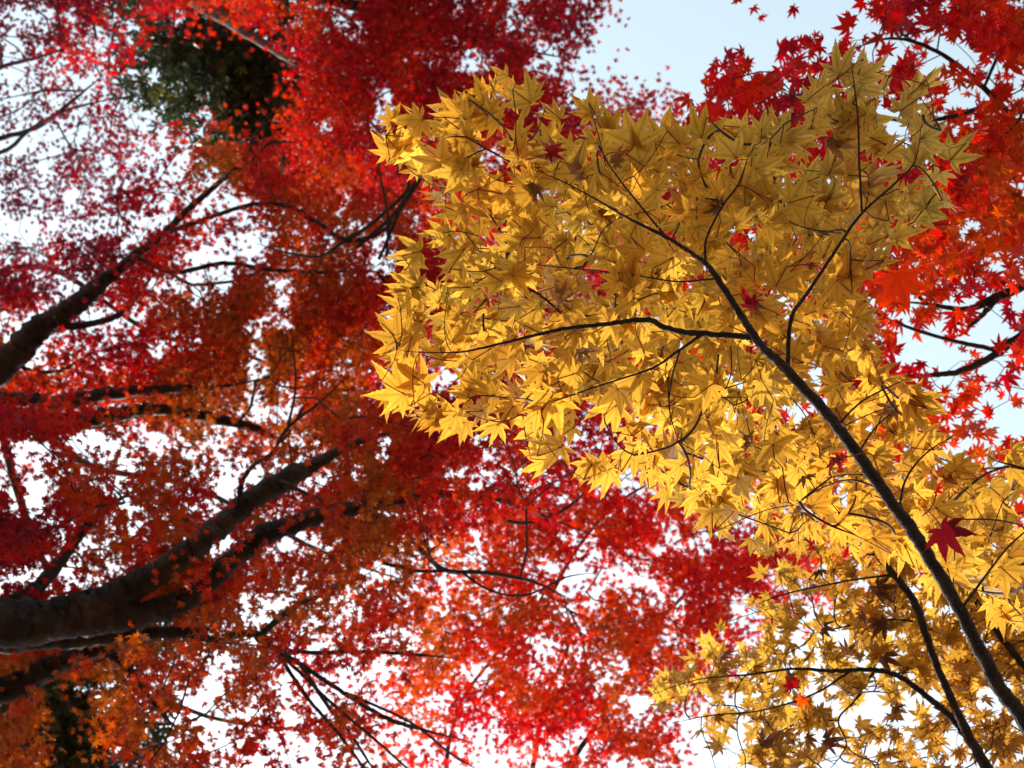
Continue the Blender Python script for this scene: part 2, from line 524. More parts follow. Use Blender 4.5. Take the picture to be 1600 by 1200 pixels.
# ------------------------------------------------------------------ twigs that reach the leaves
def grow(base_pts, targets, step, bias=0.35, r0=0.0016, expo=0.42, rmax=0.02, wob=0.12):
    """join every target to the nearest wood already there; returns tube paths and all wood nodes"""
    base_pts = np.asarray(base_pts); nb = len(base_pts)
    cap = nb + len(targets) * 14 + 50
    P = np.zeros((cap, 3)); P[:nb] = base_pts
    plen = np.zeros(cap); par = np.full(cap, -1); n = nb
    tdir = np.zeros((cap, 3)); tdir[:nb] = unit(np.gradient(base_pts, axis=0)) if nb > 1 else 0
    d0 = np.array([np.min(((base_pts - t) ** 2).sum(1)) for t in targets])
    paths = []
    for ti in np.argsort(d0):
        t = targets[ti]
        d = np.sqrt(((P[:n] - t) ** 2).sum(1))
        k = int(np.argmin(d + bias * plen[:n]))
        L = d[k]
        if L < step * 0.3:
            continue
        m = int(min(max(2, math.ceil(L / step)), 12))
        s = np.linspace(0, 1, m + 1)[1:, None]
        td = tdir[k]
        go = unit(t - P[k])
        if td @ go < 0:
            td = td - go * (td @ go)
        c = P[k] + (td * 0.45 + go * 0.55) * 0.42 * L + rng.normal(0, wob * L * 0.4, 3)
        pts = (1 - s) ** 2 * P[k] + 2 * s * (1 - s) * c + s ** 2 * t
        if m > 1:
            pts[:-1] += rng.normal(0, wob * step * 0.35, (m - 1, 3))
        ids = list(range(n, n + m)); P[n:n + m] = pts
        prev = k
        for q in ids:
            par[q] = prev; plen[q] = plen[prev] + np.linalg.norm(P[q] - P[prev]); tdir[q] = unit(P[q] - P[prev]); prev = q
        n += m
        paths.append([k] + ids)
    cnt = np.zeros(n)
    for p in paths:
        cnt[p[-1]] += 1
    for q in range(n - 1, nb - 1, -1):
        if par[q] >= nb:
            cnt[par[q]] += cnt[q]
    rad = np.minimum(r0 * np.maximum(cnt, 1) ** expo, rmax)
    out = []
    sysid = np.full(n, -1)
    for k_, p in enumerate(paths):
        R = rad[p].copy()
        if p[0] < nb:
            R[0] = R[1]; sid = k_
        else:
            R[0] = min(R[0], R[1] * 1.15); sid = sysid[p[0]]
        sysid[p[1:]] = sid
        out.append((P[p], R, sid))
    return out, P[:n].copy()


def build_twigs(paths, mat, parent_of, root, sides, most, fine=False):
    """every twig that leaves a bough, with all its side shoots, is one mesh; the least ones past the limit share one"""
    systems = {}
    for p, r, sid in paths:
        systems.setdefault(int(sid), []).append((p, r))
    order = sorted(systems, key=lambda k: -len(systems[k]))
    rest = Tubes()
    for i, k in enumerate(order):
        T = Tubes() if i < most else rest
        for p, r in systems[k]:
            if fine and len(p) > 2:
                p, r = spline(p, r, 3)
            T.add(p, r, sides)
        if i < most:
            T.build('twig', mat, parent_of(systems[k][0][0][0]))
    o = rest.build('small_twigs', mat, root)
    if o:
        o['kind'] = 'stuff'


def thin(pts, mind, maxn):
    """a spread-out subset"""
    keep = []
    for i in rng.permutation(len(pts)):
        if all(((pts[i] - pts[k]) ** 2).sum() > mind * mind for k in keep):
            keep.append(i)
            if len(keep) >= maxn:
                break
    return pts[keep]


def px_path(path, d0, d1, fat=1.0):
    """photo path [(x, y, width px)] -> points and radii, distance running from d0 to d1"""
    A = np.array(path, float)
    d = np.linspace(d0, d1, len(A))
    return at(A[:, 0], A[:, 1], d), A[:, 2] * 0.5 * fat * d / FPX


def build_wood(root, trunk_pts, trunk_r, boughs, mat, sides=12, bough_mats=None, fat=1.0, rough=0.06):
    T = Tubes()
    P, R = spline(trunk_pts, trunk_r, 8)
    T.add(P, R, 14, 0.05)
    T.build('trunk', mat, root)
    nodes = []
    objs = []
    for bi, (path, d0, d1) in enumerate(boughs):
        P, R = px_path(path, d0, d1, fat)
        P, R = spline(P, R, 10)
        if R[-1] < 0.02:
            u = np.linspace(0, 1, len(R))
            R = R * (1 - 0.7 * np.clip((u - 0.8) / 0.2, 0, 1))
        P[1:-1] += rng.normal(0, 0.10, (len(P) - 2, 3)) * R[1:-1, None]
        T = Tubes(); T.add(P, R, sides, rough)
        o = T.build('bough', (bough_mats or {}).get(bi, mat), root)
        objs.append(o); nodes.append(P)
    return objs, nodes


def random_blades(n, tilt, droop=0.2):
    N = unit(np.stack([rng.normal(0, tilt, n), rng.normal(0, tilt, n), np.ones(n)], -1))
    a = rng.uniform(0, 2 * math.pi, n)
    D = np.stack([np.cos(a), np.sin(a), rng.normal(-droop, 0.2, n)], -1)
    D = D - (D * N).sum(1, keepdims=True) * N
    return unit(D), N


GREEN = {(0, 4): .5, (0, 5): .4, (0, 7): .6, (0, 8): .8, (1, 4): .5, (1, 5): .8, (1, 6): .8, (1, 7): .93, (1, 8): .9, (2, 4): .3, (2, 5): .65, (2, 6): .75, (2, 7): .97,
         (2, 8): .97, (3, 5): .4, (3, 6): .7, (3, 7): .97, (3, 8): .97, (4, 7): .9, (4, 8): .95, (5, 8): .5}


def far_tree(name, label, letter, base, trunk_pts, trunk_r, boughs, d_range, leaf, temps, boost=1.0, clump=70, ntwig=500,
             mat_leaf=M_RED, mat_bark=M_BARK, tilt=0.5, colour=None, mask=None, r0=0.0022, group='maple trees in autumn leaf', bough_mats=None, cat='tree', layers=3,
             shift=0.0, rmax=0.03, below=3, thick=1.6, clear=(), value=0.61, fat=1.0, rough=0.06):
    root = thing(name, base, label, cat, group)
    objs, nodes = build_wood(root, trunk_pts, trunk_r, boughs, mat_bark, bough_mats=bough_mats, fat=fat, rough=rough)
    dm = 0.5 * (d_range[0] + d_range[1])
    spx = leaf * FPX / dm
    if mask is None:
        mask = lambda r, c: DENA[r, c] if LET[r][c] == letter else 0
    x, y = scatter(mask, spx, boost, clump, below=below, thick=thick)
    # sprays lie in loose storeys one above the other
    lay = (Noise(120, hash(letter) % 50 + 3 if False else ord(letter))(x, y) * 1.6 + rng.random(len(x)) * 0.9) % 1.0
    lay = np.clip((np.floor(lay * layers) + 0.5 + rng.normal(0, 0.28, len(x))) / layers, 0, 1)
    d = d_range[0] + (d_range[1] - d_range[0]) * lay
    if letter in 'DEK':
        g = np.array([GREEN.get((int(b // 50), int(a // 50)), 0) for a, b in zip(x + rng.normal(0, 26, len(x)), y + rng.normal(0, 26, len(x)))])
        k = (g < 0.72) | (rng.random(len(x)) < 0.2)
        x, y, d = x[k], y[k], d[k]
    # little foliage hangs below the bare thick boughs: it grows above them
    for bi in clear:
        path, b0, b1 = boughs[bi]
        A = np.array(path, float)
        bd = np.linspace(b0, b1, len(A))
        for i in range(len(A) - 1):
            a, b = A[i], A[i + 1]
            w = b[:2] - a[:2]
            t = np.clip(((x - a[0]) * w[0] + (y - a[1]) * w[1]) / (w @ w), 0, 1)
            q = np.hypot(x - a[0] - t * w[0], y - a[1] - t * w[1])
            wd = a[2] * (1 - t) + b[2] * t
            hit = (q < wd * 0.5 + 9) & (wd > 15) & (rng.random(len(x)) < np.clip(0.30 + wd / 90, 0, 0.92))
            dd = bd[i] * (1 - t) + bd[i + 1] * t
            hit &= d < dd + 0.12
            d[hit] = dd[hit] + 0.12 + np.abs(rng.normal(0, 0.35, hit.sum()))
    P = at(x, y, d)
    D, N = random_blades(len(x), tilt)
    C = red_colour(x, y, shift=shift) * value if colour is None else colour(x, y)
    S = leaf * rng.uniform(0.7, 1.25, len(x))
    V, F, CC = place_leaves(P - D * (S * 0.3)[:, None], D, N, S, C, temps)
    crown = mesh_obj('crown', V, F, mat_leaf, root, CC, smooth=False)
    tg = thin(P[rng.permutation(len(P))[:ntwig * 4]], leaf * 2.2, ntwig)
    wood = np.vstack(nodes)
    paths, _ = grow(wood, tg, leaf * 5, r0=r0, rmax=rmax)
    bid = np.concatenate([np.full(len(q), i) for i, q in enumerate(nodes)])
    build_twigs(paths, M_TWIG, lambda q: objs[bid[np.argmin(((wood - q) ** 2).sum(1))]], root, 5, 100)
    return root


def W(px, py, d):
    return at(px, py, d)


# ------------------------------------------------------------------ great orange-red maple, left
fork = W(-260, 1010, 5.2)
far_tree('maple_tree', 'large orange red maple with thick dark boughs sweeping in from the left edge', 'C', (-3.5, 2.5, 0),
         [(-3.5, 2.5, -0.05), (-3.35, 2.42, 1.2), (-3.0, 2.25, 3.6), fork], [0.26, 0.2, 0.17, 0.15],
         [([(-260, 1010, 130), (-120, 985, 100), (0, 972, 82), (70, 970, 76), (130, 955, 66), (185, 930, 54), (235, 902, 48), (300, 860, 42), (350, 815, 40), (395, 780, 40), (440, 752, 38), (490, 725, 30), (560, 690, 20), (640, 670, 12)], 5.2, 5.3),
          ([(-120, 985, 90), (0, 985, 66), (80, 975, 62), (160, 968, 54), (230, 957, 44), (290, 938, 40), (335, 900, 36), (375, 865, 34), (420, 833, 36), (480, 812, 32), (540, 797, 28), (620, 782, 18), (700, 772, 15), (760, 775, 14), (820, 795, 10), (890, 822, 6), (960, 850, 4)], 5.15, 5.6),
          ([(-60, 1010, 40), (60, 1002, 36), (160, 996, 28), (240, 990, 24), (300, 990, 20), (345, 1008, 12), (400, 1040, 6)], 5.25, 5.4),
          ([(-200, 1130, 66), (-60, 1100, 54), (20, 1072, 46), (70, 1048, 42), (120, 1022, 32), (165, 1018, 22), (200, 1045, 16), (240, 1098, 12), (285, 1150, 8)], 5.7, 5.9),
          ([(-90, 985, 40), (0, 950, 30), (50, 925, 27), (90, 882, 23), (130, 830, 17), (170, 792, 12), (220, 760, 8)], 5.6, 6.0),
          ([(375, 800, 12), (378, 755, 9), (395, 728, 8), (425, 708, 7), (450, 668, 6), (500, 628, 5), (545, 585, 4)], 5.25, 4.9),
          ([(340, 830, 9), (310, 822, 8), (265, 798, 7), (235, 782, 6), (195, 785, 5)], 5.1, 4.9),
          ([(330, 1000, 16), (400, 990, 12), (430, 1015, 11), (470, 1038, 9), (530, 1078, 8), (600, 1120, 8), (660, 1140, 7), (740, 1160, 5)], 5.2, 5.0),
          ([(430, 1015, 9), (500, 1020, 8), (560, 1018, 7), (640, 1022, 6), (720, 1030, 4)], 5.1, 5.2),
          ([(470, 1038, 8), (510, 1100, 7), (550, 1150, 6), (600, 1230, 5)], 5.1, 5.2),
          ([(400, 1000, 12), (450, 955, 12), (500, 930, 9), (560, 905, 6)], 5.2, 5.4),
          ([(745, 775, 7), (775, 806, 7), (825, 817, 6), (880, 797, 5), (935, 750, 4), (960, 720, 3)], 5.4, 5.6),
          ([(440, 752, 8), (500, 780, 6), (520, 775, 5)], 5.2, 5.0),
          ([(600, 880, 7), (650, 892, 6), (700, 892, 6), (770, 897, 5), (840, 912, 4), (900, 945, 3)], 4.9, 4.7),
          ([(720, 893, 5), (765, 922, 4), (820, 930, 4), (885, 902, 3), (930, 895, 2)], 4.8, 4.7),
          ([(430, 1015, 8), (480, 1090, 7), (540, 1160, 6), (600, 1250, 5)], 4.9, 4.8),
          ([(445, 1028, 7), (520, 1100, 6), (600, 1168, 5), (690, 1250, 4)], 4.9, 4.7),
          ([(540, 1082, 6), (640, 1128, 5), (705, 1178, 4), (760, 1210, 3)], 4.9, 4.8),
          ([(450, 668, 5), (462, 600, 4), (455, 520, 3)], 4.8, 4.7),
          ([(560, 795, 14), (630, 830, 10), (690, 888, 9), (760, 895, 8), (830, 908, 6), (900, 940, 4)], 5.4, 5.7)],
         (4.6, 7.0), 0.043, MID, 1.25, 50, 850, r0=0.0016, layers=4, rmax=0.008, below=4, value=0.61, fat=0.9, rough=0.1, clear=(0, 1, 2, 3, 4))

# ------------------------------------------------------------------ second maple, upper left boughs
fork = W(-240, 700, 7.0)
far_tree('maple_tree', 'rusty red maple whose slanting bough rises from the left edge above the thick forked one', 'K', (-4.2, 1.2, 0),
         [(-4.2, 1.2, -0.05), (-4.0, 1.2, 1.5), (-3.6, 1.35, 4.6), fork], [0.3, 0.22, 0.17, 0.14],
         [([(-240, 700, 85), (-100, 640, 66), (0, 572, 52), (60, 516, 45), (120, 475, 38), (160, 440, 28), (210, 400, 18), (255, 365, 14), (300, 322, 12), (345, 283, 9), (380, 250, 9), (400, 210, 9), (430, 172, 7), (470, 145, 5)], 7.0, 6.8),
          ([(-240, 700, 60), (-100, 640, 34), (-20, 622, 24), (40, 626, 27), (100, 628, 29), (170, 615, 24), (260, 608, 17), (340, 605, 11), (420, 590, 6)], 7.0, 6.5),
          ([(-150, 680, 44), (20, 648, 30), (110, 658, 32), (180, 647, 28), (250, 640, 20), (330, 652, 20), (395, 668, 16), (440, 690, 9), (480, 715, 5)], 7.1, 6.9),
          ([(250, 368, 9), (300, 350, 8), (350, 332, 8), (400, 319, 8), (450, 322, 8), (500, 350, 8), (540, 375, 9), (590, 366, 7), (625, 330, 6), (660, 280, 5)], 6.8, 6.4),
          ([(75, 510, 14), (130, 508, 13), (185, 492, 11), (220, 455, 8), (245, 420, 5)], 6.9, 7.2),
          ([(210, 400, 10), (270, 425, 9), (350, 411, 8), (420, 421, 8), (500, 425, 7), (590, 424, 5)], 6.8, 6.6),
          ([(540, 375, 7), (580, 350, 7), (640, 295, 7), (690, 240, 5)], 6.4, 6.2),
          ([(560, 385, 8), (610, 340, 7), (650, 290, 6), (670, 250, 4)], 6.4, 6.1),
          ([(592, 405, 6), (618, 345, 6), (640, 275, 5), (628, 205, 3)], 6.3, 6.1),
          ([(604, 405, 5), (606, 335, 5), (592, 255, 4), (600, 190, 2)], 6.3, 6.1),
          ([(540, 375, 6), (500, 400, 5), (450, 395, 4), (400, 380, 3)], 6.4, 6.2),
          ([(345, 283, 6), (390, 255, 6), (420, 225, 6), (465, 222, 4)], 6.8, 6.8),
          ([(20, 560, 9), (45, 578, 9), (90, 580, 7), (130, 560, 5)], 7.0, 7.2),
          ([(100, 655, 8), (140, 668, 7), (190, 662, 5)], 7.0, 7.2)],
         (6.4, 8.6), 0.043, MID, 1.25, 50, 850, r0=0.0016, layers=4, rmax=0.008, fat=0.88, rough=0.1, clear=(0, 1, 2, 4))

# ------------------------------------------------------------------ crimson maple, top
fork = W(150, -160, 10.5)
far_tree('maple_tree', 'tall dense crimson maple filling the top of the view beside the open sky', 'D', (-3.9, -3.6, 0),
         [(-3.9, -3.6, -0.05), (-3.8, -3.5, 2.0), (-3.3, -3.0, 7.0), fork], [0.34, 0.26, 0.19, 0.14],
         [([(150, -160, 60), (250, -50, 34), (310, 4, 24), (345, 26, 20), (400, 60, 15), (480, 110, 12), (560, 170, 9), (620, 240, 6)], 10.5, 9.6),
          ([(250, -50, 30), (420, -20, 24), (560, 10, 18), (680, 40, 14), (780, 70, 9), (880, 90, 5)], 10.2, 9.6),
          ([(560, 10, 14), (640, 90, 11), (740, 150, 8), (850, 200, 6), (960, 180, 4), (1010, 160, 3)], 10.0, 9.4),
          ([(480, 110, 9), (560, 220, 8), (600, 300, 6), (660, 380, 4)], 9.8, 9.2)],
         (8.6, 11.3), 0.051, MID, 1.35, 50, 500, thick=1.1, shift=0.5, value=0.62, clear=(0,), r0=0.002, rmax=0.012, bough_mats={0: M_PALE}, layers=3)

# ------------------------------------------------------------------ thin far maple, upper left, seen through the gaps as well
def far_mask(r, c):
    if LET[r][c] == 'E':
        return DENA[r, c]
    if c < 16 and r > 3 and LET[r][c] in 'KCD' and r < 24:
        return 0.30 if DENA[r, c] < 0.85 else 0.12
    if LET[r][c] == 'G' and c < 20:
        return 0.22
    return 0


fork = W(-260, 260, 14)
far_tree('maple_tree', 'distant thin crimson maple with bare fine twigs against the pale upper left sky', 'E', (-7.4, -1.5, 0),
         [(-7.4, -1.5, -0.05), (-7.2, -1.5, 3), (-6.8, -1.4, 9), fork], [0.34, 0.26, 0.2, 0.13],
         [([(-260, 260, 34), (-100, 240, 20), (0, 216, 9), (60, 198, 7), (110, 160, 6), (170, 110, 4)], 14, 13),
          ([(-100, 240, 14), (0, 238, 7), (50, 200, 6), (110, 170, 5), (200, 150, 3)], 13.8, 13),
          ([(-260, 260, 30), (-60, 420, 18), (80, 420, 9), (240, 520, 8), (400, 560, 6), (520, 640, 4)], 14, 13),
          ([(-60, 420, 16), (100, 700, 12), (300, 760, 9), (500, 860, 7), (700, 930, 4)], 14, 13),
          ([(-60, 420, 16), (60, 860, 12), (240, 1080, 8), (460, 1140, 6), (700, 1120, 4)], 14, 13),
          ([(-100, 240, 14), (-20, 120, 8), (60, 90, 5), (150, 60, 4)], 14, 13.4)],
         (11.8, 14.5), 0.058, FAR, 0.9, 48, 620, r0=0.0024, layers=3, shift=-1.6, value=0.46)

# ------------------------------------------------------------------ vivid scarlet maple, lower centre
fork = W(760, 1480, 8.6)
far_tree('maple_tree', 'vivid scarlet maple in the lower middle behind the golden sprays', 'G', (0.5, 6.4, 0),
         [(0.5, 6.4, -0.05), (0.45, 6.2, 2.0), (0.1, 5.6, 6.0), fork], [0.28, 0.2, 0.16, 0.12],
         [([(760, 1480, 60), (790, 1340, 32), (830, 1210, 9), (850, 1100, 7), (890, 1000, 6), (880, 930, 4)], 8.6, 9.2),
          ([(790, 1340, 26), (900, 1180, 9), (980, 1060, 7), (1040, 960, 6), (1120, 890, 4)], 8.5, 9.2),
          ([(760, 1400, 26), (700, 1230, 9), (720, 1100, 6), (790, 1000, 5), (840, 880, 4)], 8.5, 9.2),
          ([(860, 930, 7), (900, 860, 6), (960, 790, 5), (1040, 740, 4)], 8.0, 8.2)],
         (6.9, 8.5), 0.049, MID, 1.1, 52, 520, r0=0.0014, layers=3, shift=0.7, thick=1.0, value=0.88, rmax=0.007)

# ------------------------------------------------------------------ scarlet maple, right
fork = W(1860, 430, 4.2)
far_tree('maple_tree', 'bright scarlet maple reaching in from the right edge behind the golden leaves', 'B', (2.9, -0.4, 0),
         [(2.9, -0.4, -0.05), (2.8, -0.35, 1.2), (2.4, 0.0, 3.6), fork], [0.17, 0.13, 0.1, 0.075],
         [([(1860, 430, 60), (1700, 420, 22), (1600, 447, 16), (1560, 464, 15), (1510, 483, 9), (1450, 475, 6), (1390, 470, 4)], 4.2, 4.0),
          ([(1560, 464, 10), (1535, 492, 8), (1510, 515, 5)], 4.1, 4.0),
          ([(1860, 430, 50), (1700, 485, 25), (1590, 530, 16), (1560, 552, 12), (1500, 580, 10), (1440, 588, 7), (1370, 600, 4)], 4.2, 3.9),
          ([(1560, 548, 8), (1480, 530, 6), (1410, 508, 5), (1350, 480, 3)], 4.05, 4.0),
          ([(1860, 430, 34), (1700, 350, 16), (1600, 334, 11), (1560, 318, 8), (1530, 312, 5), (1450, 280, 4)], 4.2, 3.8),
          ([(1700, 350, 20), (1620, 240, 14), (1560, 160, 10), (1480, 90, 7), (1400, 60, 5), (1320, 80, 4)], 4.2, 3.9),
          ([(1560, 160, 8), (1440, 190, 7), (1330, 170, 5), (1220, 140, 4)], 4.0, 3.9),
          ([(1700, 485, 18), (1640, 640, 10), (1590, 700, 6), (1540, 780, 4)], 4.2, 4.0),
          ([(1450, 475, 6), (1350, 400, 5), (1250, 330, 4), (1150, 260, 3)], 4.0, 4.1)],
         (3.4, 4.9), 0.062, FINE, 1.2, 60, 420, r0=0.0010, layers=3, tilt=0.55, rmax=0.008, value=0.74)


# ------------------------------------------------------------------ evergreens
def green_colour(x, y):
    n = len(x)
    c = np.array([(0.030, 0.050, 0.014)]) * rng.uniform(0.4, 1.2, (n, 1))
    olive = rng.random(n) < 0.12
    c[olive] = np.array([0.10, 0.105, 0.02]) * rng.uniform(0.7, 1.2, (olive.sum(), 1))
    return c


fork = W(250, -260, 11.8)
far_tree('evergreen_tree', 'dark green evergreen tree showing through the gap in the crimson crown at upper left', 'V', (-3.4, -5.2, 0),
         [(-3.4, -5.2, -0.05), (-3.3, -5.0, 3.0), (-3.0, -4.2, 8.0), fork], [0.34, 0.26, 0.2, 0.16],
         [([(250, -260, 60), (330, -60, 36), (385, 60, 22), (390, 110, 18), (370, 180, 12), (395, 250, 8)], 11.8, 11.2),
          ([(330, -60, 26), (300, 20, 14), (280, 80, 9), (260, 140, 5)], 11.8, 11.2),
          ([(385, 60, 14), (420, 120, 10), (440, 180, 7)], 11.6, 11.2)],
         (10.9, 12.4), 0.085, OVAL, 2.4, 40, 160, mat_leaf=M_GREEN, colour=green_colour, r0=0.0026, group='dark evergreen trees', layers=3, tilt=0.8,
         mask=lambda r, c: GREEN.get((r, c), 0))
fork = W(-260, 1240, 8.4)
far_tree('evergreen_tree', 'dark green evergreen behind the orange leaves in the lower left corner', 'W', (-5.6, 4.4, 0),
         [(-5.6, 4.4, -0.05), (-5.4, 4.3, 2.0), (-4.9, 4.0, 5.5), fork], [0.3, 0.22, 0.17, 0.12],
         [([(-260, 1240, 50), (-60, 1190, 26), (60, 1140, 16), (130, 1090, 10), (200, 1080, 6)], 8.4, 8.0),
          ([(-60, 1190, 20), (60, 1190, 12), (150, 1200, 7)], 8.4, 8.0)],
         (7.4, 8.9), 0.08, OVAL, 2.0, 60, 120, mat_leaf=M_GREEN, colour=green_colour, r0=0.0026, group='dark evergreen trees', layers=3, tilt=0.8,
         mask=lambda r, c: (0.97 if LET[r][c] == 'W' else 0.6 if (r >= 20 and c < 5) else 0.3 if (r in (18, 19) and 3 < c < 6) else 0))


# ------------------------------------------------------------------ the two yellow maples in front
def inside(poly, x, y):
    p = np.array(poly, float); r = np.zeros(len(x), bool)
    j = len(p) - 1
    for i in range(len(p)):
        xi, yi = p[i]; xj, yj = p[j]
        c = ((yi > y) != (yj > y)) & (x < (xj - xi) * (y - yi) / (yj - yi + 1e-12) + xi)
        r ^= c
        j = i
    return r


def gold_colour(x, y, kind=0):
    n = len(x)
    g = np.array([(0.78, 0.45, 0.050)]); o = np.array([(0.74, 0.345, 0.030)]); k = np.array([(0.56, 0.36, 0.075)]); b = np.array([(0.30, 0.13, 0.03)])
    t = np.clip(Noise(150, 33)(x, y) * 1.2 - 0.1 + rng.normal(0, 0.18, n), 0, 1)[:, None]
    c = g * (1 - t) + o * t
    kk = np.clip((420 - y) / 400 * 0.7 + (x - 1250) / 500 * 0.6 + rng.normal(0, 0.15, n), 0, 0.9)[:, None]  # khaki towards the top and right: olive leaves, with shade put into the colour
    c = c * (1 - kk) + k * kk
    if kind:
        u = np.clip(rng.normal(0.14, 0.28, n) + (y - 1000) / 700, 0, 0.95)[:, None]
        c = c * (1 - u) + b * u
    return c * rng.uniform(0.6, 0.86, (n, 1))


def near_tree(root, nodes, X, Y, depth, sizes, colours, centre, min_gap, step, r0, pet, lift, mat_leaf, ntw, tilt=0.33, out=0.9):
    """leaf sprays on twigs and stalks: every leaf sits at the end of its own stalk"""
    P = at(X, Y, depth)
    hub = at(*centre)
    wood = np.vstack(nodes)
    bid = np.concatenate([np.full(len(n), i) for i, n in enumerate(nodes)])
    tg = thin(P - np.array([0, 0, lift]), min_gap, ntw)
    paths, allw = grow(wood, tg, step, bias=0.45, r0=r0, expo=0.40, rmax=0.0018, wob=0.03)
    # which bough each twig springs from
    own = lambda q: int(bid[np.argmin(((wood - q) ** 2).sum(1))])
    n = len(P)
    j = np.array([np.argmin(((allw - p) ** 2).sum(1)) for p in P])
    Q = allw[j]
    rad = P - hub; rad[:, 2] = 0
    D = unit(P - Q) * 0.8 + unit(rad) * out * 0.8 + rng.normal(0, 0.36, (n, 3))
    D[:, 2] = D[:, 2] * 0.35 - rng.uniform(0.0, 0.35, n)
    D = unit(D)
    N = unit(np.stack([rng.normal(0, tilt, n), rng.normal(0, tilt, n), np.ones(n)], -1))
    N = unit(N - (N * D).sum(1, keepdims=True) * D)
    base = P - D * (sizes * 0.38)[:, None]
    v = base - Q; L = np.linalg.norm(v, axis=1)
    far = L > pet
    base[far] = Q[far] + v[far] / L[far][:, None] * pet * rng.uniform(0.8, 1.05, (far.sum(), 1))
    leaf_own = np.array([bid[np.argmin(((wood - q) ** 2).sum(1))] for q in Q])
    return paths, own, Q, base, D, N, leaf_own


def finish_near(root, objs, paths, own, Q, base, D, N, S, C, leaf_own, mat_leaf, temps):
    build_twigs(paths, M_TWIG, lambda q: objs[own(q)], root, 6, 100, True)
    for b, ob in enumerate(objs):
        ix = np.nonzero(leaf_own == b)[0]
        if not len(ix):
            continue
        V, F, CC = place_leaves(base[ix], D[ix], N[ix], S[ix], C[ix], temps, age=np.where(rng.random(len(ix)) < 0.3, rng.uniform(0.1, 1.0, len(ix)), 0))
        T = Tubes()
        for i in ix:
            v = base[i] - Q[i]
            L = np.linalg.norm(v)
            if L < 0.004:
                continue
            mid = base[i] - D[i] * 0.5 * L + rng.normal(0, 0.04 * L, 3)
            t = np.linspace(0, 1, 5)[:, None]
            pts = (1 - t) ** 2 * Q[i] + 2 * t * (1 - t) * mid + t ** 2 * (base[i] + D[i] * 0.004)
            T.add(pts, np.array([0.0009, 0.0007, 0.0006, 0.0006, 0.0007]), 4)
        if T.V:
            TV = np.vstack(T.V); TF = np.vstack(T.F)
            tc = np.empty((len(TV), 4)); tc[:] = (0.34, 0.035, 0.018, 0.0)
            V, F, CC = np.vstack([V, TV]), np.vstack([F, TF + len(V)]), np.vstack([CC, tc])
        mesh_obj('foliage', V, F, mat_leaf, ob, CC)


GOLD_POLY = [(622, 205), (690, 185), (765, 150), (850, 150), (930, 160), (1000, 222), (1080, 205), (1180, 205), (1250, 205), (1295, 115), (1310, 80), (1345, 90),
             (1385, 140), (1445, 130), (1475, 180), (1485, 240), (1455, 320), (1420, 370), (1385, 430), (1360, 500), (1380, 580), (1435, 612), (1500, 650), (1610, 672),
             (1660, 730), (1680, 800), (1700, 900), (1700, 1000), (1600, 1000), (1500, 950), (1420, 880), (1330, 835), (1240, 835), (1130, 800), (1040, 770), (980, 725), (900, 690),
             (850, 680), (790, 650), (720, 632), (665, 590), (615, 545), (660, 480), (675, 420), (675, 375), (740, 335), (690, 262)]


GOLD_POLY = [(x - 56 * (x < 760) - 34 * (760 <= x < 1000) + 26 * (x > 1300) * (y < 350), y + 42 * (y > 560) * (x < 1250) - 26 * (y < 260)) for x, y in GOLD_POLY]


